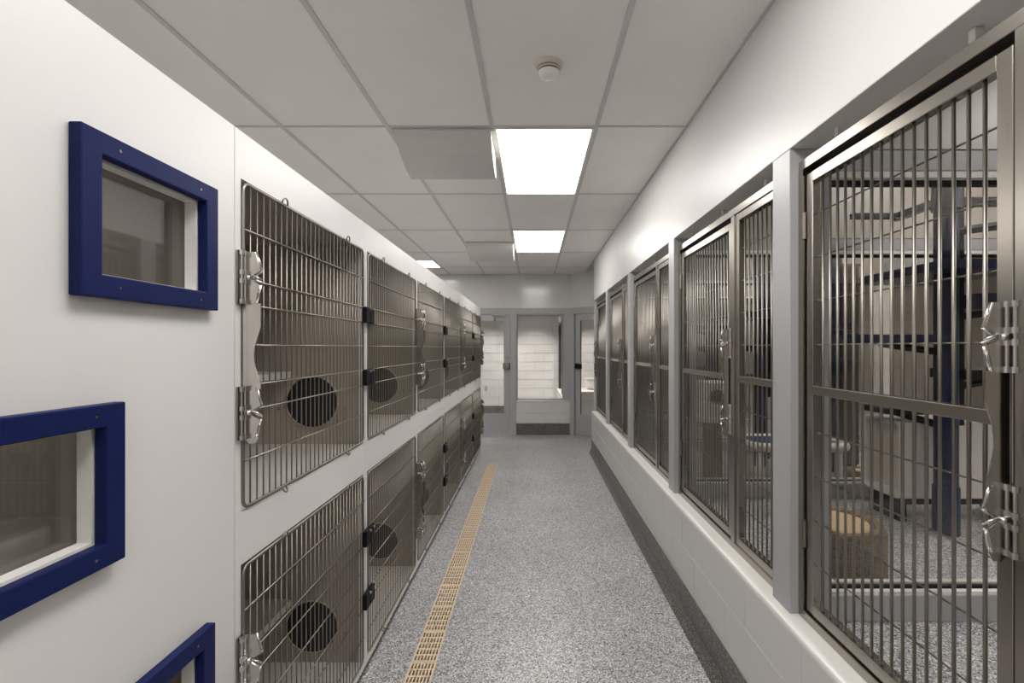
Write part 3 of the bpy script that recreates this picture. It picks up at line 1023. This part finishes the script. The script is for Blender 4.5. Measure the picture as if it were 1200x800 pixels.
def drum(x, y, r, h, label):
    t = thing('scratching_drum', label, 'scratching drum', (x, y, RUNF))
    smooth(put('drum_side', MB().lathe([(0, 0), (r, 0), (r, h - .02), (r - .012, h), (r - .04, h), (r - .05, h - .012), (0, h - .012)], 36), 'carpet', t))
    put('drum_top', MB().lathe([(0, h - .0118), (r - .052, h - .0118), (r - .06, h - .004), (0, h - .003)], 36), 'sisal', t)
    return t
drum(1.29, 2.08, .205, .22, 'low brown carpeted scratching drum with tan top, behind the nearest gate')
drum(2.32, 3.40, .10, .10, 'small tan carpeted scratching drum beside the white bed')

def pet_bed(x, y, w, d, label, top=.285):
    t = thing('pet_bed', label, 'pet bed', (x, y, RUNF), 'white raised pet beds')
    pts = []
    r = .10
    for cx, cy, q in ((w - r, d - r, 0), (r, d - r, 1), (r, r, 2), (w - r, r, 3)):
        for k in range(7):
            a = (q + k / 6) * PI / 2
            pts.append((cx + r * math.cos(a), cy + r * math.sin(a), top - .03))
    smooth(put('bed_rim', MB().tube(pts, .032, 10, closed=True), 'white_plastic', t), 80)
    put('bed_cushion', platform_mesh(w - .06, d - .06, .05), 'cushion', t, (.03, .03, top - .06))
    for lx in (.06, w - .06):
        for ly in (.05, d - .05):
            put('leg', shared('bed_leg', lambda: MB().cyl((0, 0, 0), (0, 0, .25), .026, 10), True), 'white_plastic', t, (lx, ly, 0))
    return t
pet_bed(1.50, 3.24, .66, .36, 'white raised pet bed with blue cushion, behind the first grey post', .315)
pet_bed(1.15, 4.86, .46, .36, 'white raised pet bed with blue cushion, behind the third gate')

def condo(x, y, label, r=.062):
    t = thing('cat_condo', label, 'cat condo', (x, y, RUNF))
    smooth(put('carpet_post', MB().lathe([(0, 0), (r, 0), (r, .44), (0, .44)], 20), 'carpet', t))
    put('ledge', platform_mesh(.26, .30, .03), 'white_plastic', t, (-.13, -.15, .44))
    b = put('cubby_box', MB().box(-.085, .085, -.13, .13, .47, .70), 'white_plastic', t, bevel=.012)
    put('lid_rim', MB().box(-.095, .095, -.14, .14, .70, .72), 'white_plastic', t, bevel=.006)
    put('portal', MB().cyl((-.02, -.134, .62), (-.02, -.129, .62), .05, 20), 'carpet', t)
    return t
condo(1.30, 3.47, 'white cubby on a brown carpet post behind the second gate')

t = thing('tall_cabinet', 'tall dark brown cabinet behind the left bars of the nearest gate', 'cabinet', (2.46, 3.86, RUNF))
put('cabinet_body', MB().box(0, .17, 0, .30, .02, 1.62), 'dark_panel', t)
put('cabinet_top', MB().box(-.01, .18, -.01, .31, 1.62, 1.64), 'dark_panel', t)
put('cabinet_base', MB().box(.01, .16, .01, .29, 0, .02), 'black', t)

g = put('drain_grate', MB().box(0, .30, 0, .012, 0, .004), 'pit')
g2 = thing('room_drain', 'small brown slotted drain grate in the floor of the nearest cat room', 'drain grate', (2.26, 2.28, RUNF))
bpy.data.objects.remove(g)
for k in range(9):
    put('slat', shared('slat', lambda: MB().box(0, .02, 0, .10, 0, .005)), 'tan', g2, (k * .032, 0, 0.0005))
put('grate_frame', MB().box(-.01, .30, -.012, 0, 0, .005).box(-.01, .30, .10, .112, 0, .005).box(-.01, .3, 0, .1, 0, .0008), 'carpet', g2)
